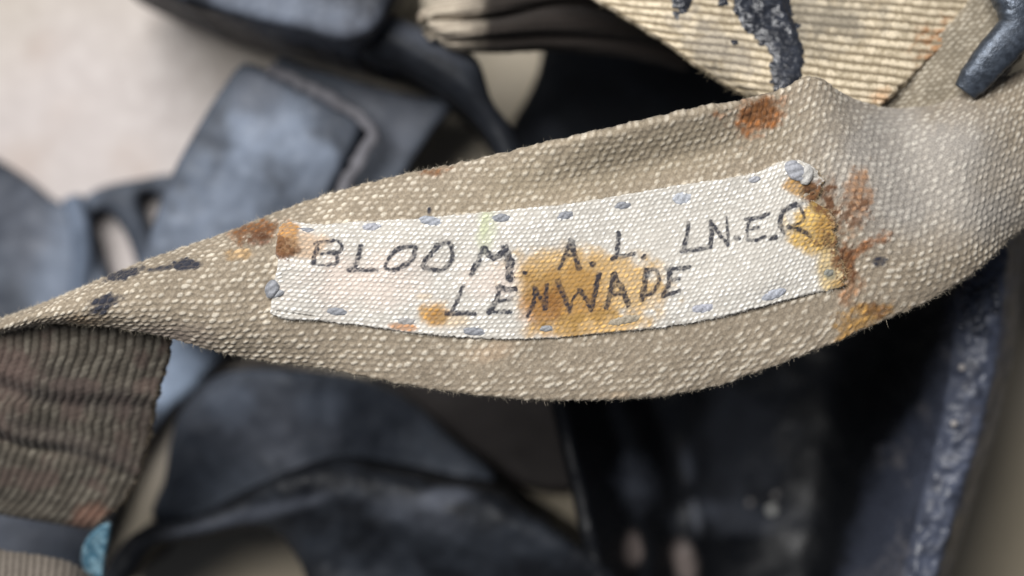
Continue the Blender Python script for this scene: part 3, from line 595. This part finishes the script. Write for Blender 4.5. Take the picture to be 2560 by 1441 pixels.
# stitches of grey thread, one by one
def stitch(cx, cy, lx, ly, rot, tint=(.21, .22, .25), high=.42):
    lx, ly = lx * 1.18, ly * 1.05; tint = np.asarray(tint) * np.array([.84, .83, .80])
    k = np.argmin((LBL[1] - cx) ** 2 + (LBL[2] - cy) ** 2); z = LBL[0].reshape(-1, 3)[k][2]
    nu, nv = 28, 14
    a = np.linspace(-1, 1, nu)[:, None]; b = np.linspace(-1, 1, nv)[None]
    q = np.clip(1 - a ** 2, 0, 1) ** .55
    c_, s_ = math.cos(math.radians(rot)), math.sin(math.radians(rot))
    seed = int(cx * 7 + cy)
    x = a * lx / 2; y = b * ly / 2 * q + ly * .10 * (vn(a * 2 + 0 * b, a * 0 + b * 0, seed) - .5)
    X_ = cx + x * c_ - y * s_; Y_ = cy + x * s_ + y * c_
    prof = np.sqrt(np.clip(1 - b ** 2, 0, 1)) * np.clip(1 - a ** 4, 0, 1)
    tw = .22 * np.abs(np.sin((x / 7.0 + b * 2.2))) 
    zz = z - .00010 + (high * prof * (1 - .35 + tw)) * 1e-3
    V = W(np.stack([X_, Y_, zz], -1)).reshape(-1, 3)
    idx = np.arange(nu * nv).reshape(nu, nv); F = np.stack([idx[:-1, :-1], idx[:-1, 1:], idx[1:, 1:], idx[1:, :-1]], -1).reshape(-1, 4)
    if np.cross(V[F[60][1]] - V[F[60][0]], V[F[60][2]] - V[F[60][0]])[2] < 0: F = F[:, ::-1]
    cc = np.ones((nu, nv, 3)) * np.asarray(tint); cc = cc * (.75 + .5 * np.abs(np.sin(x / 7.0 + b * 2.2)) + .4 * (vn(a * 9, b * 3, seed) - .5))[..., None]
    V2 = V.copy(); V2[:, 2] -= .0004
    return mesh("stitch", np.vstack([V, V2]), np.vstack([F, F[:, ::-1] + len(V)]), M_thread, name_label, np.vstack([cc.reshape(-1, 3)] * 2))
for s_ in STITCHES: stitch(*s_)
stitch(680, 722, 30, 44, 20, (.22, .23, .26), .6)
stitch(688, 735, 40, 20, -15, (.27, .28, .31), .5)
stitch(1990, 428, 56, 42, 35, (.30, .31, .35), .7)
stitch(2016, 436, 30, 50, 10, (.46, .45, .44), .6)

# return of the strap below the fold
rs = [(-120, 800, 425, 828, .0720, 1, 1), (-135, 890, 427, 890, .0705, 1, 1), (-150, 960, 408, 955, .068, 1, 1), (-165, 1040, 386, 1030, .065, 1, 1), (-180, 1110, 374, 1105, .062, 1, 1), (-195, 1180, 342, 1200, .059, 1, 1), (-215, 1225, 292, 1275, .056, 1, 1), (-235, 1248, 228, 1318, .053, 1, 1), (-245, 1240, 205, 1316, .0495, 0, 0), (-250, 1190, 190, 1280, .0465, 0, 0), (-250, 1100, 200, 1180, .0445, 0, 0)]
def rw(px, py, t, s):
    a1 = py - (930 + px * .20 + 16 * np.sin(px / 75)); a2 = py - (1058 + px * .34 + 14 * np.sin(px / 60 + 1)); z = 0.8 * np.exp(-(a1 / 26) ** 2) - .5 * np.exp(-((a1 - 30) / 20) ** 2) + (1.2 * np.exp(-(a2 / 18) ** 2) - 1.0 * np.exp(-((a2 - 24) / 14) ** 2)) * (.35 + .65 * ss(260, 60, px))
    return z + 1.0 * (fbm(px / 120, py / 120, 61, 3) - .5) * 2
g = band_grid(rs, 0.00022, rw); px, py, u, v = g["px"], g["py"], g["u"], g["v"]
hr, rr = ribs(u, v, 1.62, 1.35, 4)
c = np.ones(px.shape + (3,)) * np.array([0.032, 0.027, 0.021]); c = mix(c, (0.086, 0.075, 0.060), ss(.35, .85, hr)); c = mix(c, (0.145, 0.130, 0.105), ss(.6, .95, hr) * ss(.4, .9, rr) * .8)  # webbing colours darkened to carry the shade below the fold, besides dirt
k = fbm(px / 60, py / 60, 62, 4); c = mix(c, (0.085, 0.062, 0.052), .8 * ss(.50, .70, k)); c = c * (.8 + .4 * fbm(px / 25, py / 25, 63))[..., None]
for a in [(200, 985, 260, 40, 12, (.05, .04, .037), .5), (150, 1100, 280, 28, 16, (.05, .04, .037), .5), (380, 1080, 40, 90, 12, (.06, .045, .038), .6), (225, 1290, 50, 26, -20, (.20, .10, .07), .6), (20, 920, 70, 60, 0, (.10, .07, .06), .6)]:
    c = mix(c, a[5], a[6] * blob(px, py, *a[:5], .6, .6, 66, 40))
band_mesh("folded_return", g, .34 * hr + .1 * (fbm(u * 2, v * 2, 5) - .5), 1.7, M_cloth, strap, c, ragged=.45, seed=9)
T = np.gradient(g["X"], axis=1); T /= np.linalg.norm(T, axis=-1, keepdims=True)
fl = np.flatnonzero(((g["e1"] < .9) & (py < 1330)).ravel()); fuzz("edge_fuzz", g["P"], g["N"], T, 1500, .9, strap, (.20, .16, .11), 21, fl)

# ------------------------------------------------------------------ ribbed strap at the buckle
upper = thing("webbing_strap", "ribbed khaki webbing strap with a black rubber smear passing under the steel buckle", "strap")
us = [(1180, -230, 2560, -150, .060), (1330, -120, 2500, -30, .064), (1500, 2, 2400, 82, .067), (1640, 92, 2300, 172, .069), (1752, 172, 2236, 238, .070), (1880, 252, 2196, 285, .070), (1990, 340, 2170, 360, .068), (2050, 420, 2150, 430, .066)]
def uw(px, py, t, s): return 1.6 * (fbm(px / 220, py / 160, 71, 2) - .5) * 2 - 3.0 * ss(.3, 0, t) ** 2
g = band_grid([r_ + (0, 0) for r_ in us], 0.00021, uw); px, py = g["px"], g["py"]
hr, rr = ribs(g["v"], g["u"], 1.62, 1.5, 7)       # ribs run across, from edge to edge
fr = fbm(px / 9, py / 9, 78, 3)
c = np.ones(px.shape + (3,)) * np.array([0.175, 0.138, 0.090]); c = mix(c, (0.345, 0.285, 0.195), ss(.35, .8, hr)); c = mix(c, (0.66, 0.565, 0.42), ss(.66, .98, hr + .45 * (fr - .5)) * (.55 + .35 * ss(.2, .7, rr)))
c = c * (.8 + .4 * fbm(px / 120, py / 120, 72, 3))[..., None]
c = dye(c, (0.34, 0.165, 0.07), .85 * blob(px, py, 2335, 110, 34, 60, 35, .6, 1.1, 73, 22) * ss(.3, .55, fbm(px / 12, py / 12, 173, 3))); c = dye(c, (0.38, 0.2, 0.09), .6 * blob(px, py, 2200, 245, 30, 20, 0, .6, .9, 74, 22)); c = mix(c, (0.10, 0.095, 0.085), .6 * blob(px, py, 2040, 50, 130, 70, 0, .7, .9, 75, 26))
c = mix(c, (0.17, 0.16, 0.15), .5 * blob(px, py, 1790, 110, 110, 50, 40, .6, .9, 76, 22))
hgt = .30 * hr + .14 * (fr - .5)
band_mesh("webbing", g, hgt, 1.7, M_cloth, upper, c, ragged=.5, seed=12)
T = np.gradient(g["X"], axis=1); T /= np.linalg.norm(T, axis=-1, keepdims=True)
fl = np.flatnonzero(((g["e0"] < 1.2) & (px > 1300)).ravel()); fuzz("edge_fuzz", g["P"], g["N"], -T, 4200, .85, upper, (.40, .33, .22), 31, fl)
fl = np.flatnonzero((px > 1300).ravel()); fuzz("nap", g["P"], g["N"], T, 2500, .6, upper, (.5, .43, .3), 32, fl)
# black rubber smear lying on the ribs
path = np.array([(1890, -50, 74), (1898, -10, 74), (1908, 25, 70), (1930, 60, 58), (1958, 98, 46), (1966, 130, 43), (1966, 165, 42), (1966, 205, 34), (1964, 228, 28), (1962, 250, 22)], float); pc = cr(path, 40)
fld = np.full(px.shape, -9.)
kx = (px > 1500) & (px < 2120) & (py < 300)
d = np.full(kx.sum(), -99.)
for i in range(len(pc)): d = np.maximum(d, pc[i, 2] - np.hypot(px[kx] - pc[i, 0], (py[kx] - pc[i, 1])))
d = np.maximum(d, 26 - np.hypot((px[kx] - 1705) / 1.1, py[kx] - 12)); d = np.maximum(d, 14 - np.hypot(px[kx] - 1690, py[kx] - 36)); d = np.maximum(d, 12 - np.hypot(px[kx] - 1838, py[kx] - 108)); d = np.maximum(d, 16 - np.hypot(px[kx] - 1810, py[kx] - 4))
fld[kx] = d + 26 * (fbm(px[kx] / 16, py[kx] / 16, 81, 4) - .5) + 5 * (hr[kx] - .6)
thk = ss(0, 22, fld) * (.22 + .55 * ss(150, 20, py) * ss(.35, .7, fbm(px / 20, py / 14, 82, 3))) + .08 * (fbm(px / 10, py / 8, 83, 2) - .5)
Vs = (g["X"] + g["N"] * ((np.maximum(hgt, hgt * .45 + .20 * ss(0, 12, fld)) + thk + .02)[..., None] * 1e-3)).reshape(-1, 3)
on = fld > 0; kf = on[:-1, :-1] & on[1:, :-1] & on[1:, 1:] & on[:-1, 1:]
idx = np.arange(px.size).reshape(px.shape); F = np.stack([idx[:-1, :-1], idx[1:, :-1], idx[1:, 1:], idx[:-1, 1:]], -1)[kf]
used = np.unique(F); re = np.full(px.size, -1); re[used] = np.arange(len(used)); F = re[F]; Vv = Vs[used]
if np.cross(Vv[F[0][1]] - Vv[F[0][0]], Vv[F[0][2]] - Vv[F[0][0]])[2] < 0: F = F[:, ::-1]
cs = mix(np.ones((len(used), 3)) * np.array([.018, .02, .026]), (.03, .034, .045), .8 * ss(.4, .7, fbm(px.ravel()[used] / 14, py.ravel()[used] / 14, 84)))
sm = mesh("rubber_smear", Vv, F, M_tar, upper, cs); sm["label"] = "glossy black rubber smear with bluish highlights"
# plain ply under the ribbed one, beside the buckle
ps = [(2560, -160, 2760, -110, .064), (2470, -60, 2660, 0, .0655), (2390, 40, 2590, 100, .0665), (2290, 140, 2510, 200, .0675), (2180, 240, 2430, 300, .0675), (2060, 340, 2340, 400, .066)]
g = band_grid([r_ + (0, 0) for r_ in ps], 0.00024); px, py = g["px"], g["py"]
hn, rn = nubs(g["u"], g["v"], 1.2, .95, .3, 15)
c = np.ones(px.shape + (3,)) * np.array([0.20, 0.17, 0.125]); c = mix(c, (0.42, 0.375, 0.30), ss(.2, .85, hn)); c = c * (.8 + .4 * fbm(px / 60, py / 60, 91))[..., None]
band_mesh("under_ply", g, .22 * hn, 1.5, M_cloth, upper, c, ragged=.3, seed=14)

# ------------------------------------------------------------------ buckle
bk = thing("strap_buckle", "dark blued steel strap buckle beside the end of the ribbed strap", "buckle")
tube("side_bar", W(np.array([(2412, 230, .0712), (2428, 210, .0716), (2460, 168, .0725), (2506, 116, .0732), (2545, 66, .0738), (2550, 10, .0738), (2528, -40, .073), (2490, -100, .0715)])), [.0021, .0026, .0030, .0033, .0035, .0042, .0042, .0036], M_metal, bk, (.060, .072, .092), sides=28, flat=.7, lump=.08, n=90)
tube("cross_bar", W(np.array([(2545, 40, .0730), (2600, 60, .0728), (2680, 50, .072), (2760, 10, .070)])), .0028, M_metal, bk, (.055, .065, .085), sides=20, flat=.75, lump=.08)
tube("tongue", W(np.array([(2510, -110, .0715), (2600, -170, .070), (2700, -120, .070), (2760, 10, .070)])), .0026, M_metal, bk, (.06, .07, .09), sides=20)

# ------------------------------------------------------------------ frayed end of a strap under the ribbed one
fe = thing("strap_end", "frayed brown rolled strap end hanging over the dark inside of the mask", "strap")
fs = [(1062, 40, 1078, 70, .050, 0, 0), (1078, 8, 1105, 108, .052, 5, 6), (1140, -16, 1150, 128, .053, 6, 7), (1230, -40, 1240, 132, .053, 6, 7), (1350, -60, 1370, 128, .051, 6, 7), (1500, -70, 1520, 140, .048, 6, 6), (1700, -70, 1720, 180, .045, 5, 5)]
def fw(px, py, t, s): return -3.2 * np.exp(-((t - .45 - .05 * np.sin(px / 60)) / .09) ** 2) - 2 * np.exp(-((t - .8) / .07) ** 2)
g = band_grid(fs, 0.0003, fw); px, py = g["px"], g["py"]; hr, rr = ribs(g["u"], g["v"], 1.2, 1.5, 17)
c = np.ones(px.shape + (3,)) * np.array([0.17, 0.14, 0.11]); c = mix(c, (0.42, 0.365, 0.29), ss(.3, .9, hr) * ss(1420, 1180, px)); c = mix(c, (0.016, 0.013, 0.012), .97 * ss(1120, 1230, px + 70 * (fbm(px / 40, py / 40, 4) - .5)))  # right of the tip: shade from the upper strap painted in, near black
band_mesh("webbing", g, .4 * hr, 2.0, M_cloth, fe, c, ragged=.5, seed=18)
T = np.gradient(g["X"], axis=0); T /= np.linalg.norm(T, axis=-1, keepdims=True)
fuzz("edge_fuzz", g["P"], g["N"], -T, 700, 1.0, fe, (.42, .37, .29), 41, np.flatnonzero((px < 1110).ravel()))

# ------------------------------------------------------------------ strap low at the corner, and the blue tag
ls = thing("webbing_strap", "grey-brown ribbed strap lying below the folded strap next to the blue tag", "strap")
q = [(-300, 1330, -300, 1640, .058, 3, 3), (-120, 1352, -130, 1650, .060, 3, 3), (20, 1374, 0, 1660, .061, 4, 3), (110, 1388, 90, 1670, .061, 5, 3), (190, 1412, 160, 1680, .060, 6, 3), (236, 1450, 200, 1690, .056, 6, 3), (250, 1520, 215, 1700, .050, 4, 3)]
g = band_grid(q, 0.00026); px, py = g["px"], g["py"]; hr, rr = ribs(g["v"], g["u"], 1.25, 1.2, 19)
c = np.ones(px.shape + (3,)) * np.array([0.055, 0.046, 0.039]); c = mix(c, (0.15, 0.13, 0.11), ss(.3, .9, hr)); c = c * (.8 + .4 * fbm(px / 50, py / 50, 92))[..., None]
band_mesh("webbing", g, .36 * hr, 1.7, M_cloth, ls, c, ragged=.3, seed=20)
bt = pillow("cloth_tag", [(240, 1322), (274, 1308), (272, 1350), (262, 1400), (252, 1470), (232, 1480), (212, 1430), (203, 1392), (214, 1352)], lambda x, y: .054 - .00003 * (y - 1320), 1.2, M_blue, None,
            lambda x, y: mix(np.ones(x.shape + (3,)) * np.array([.035, .095, .14]), (.15, .26, .32), ss(.4, .68, fbm(x / 12, y / 12, 93, 4))), step=4, rnd=.6, bump=.5)
bt["label"] = "small frayed blue cloth tag poking out below the folded strap"; bt["category"] = "tag"
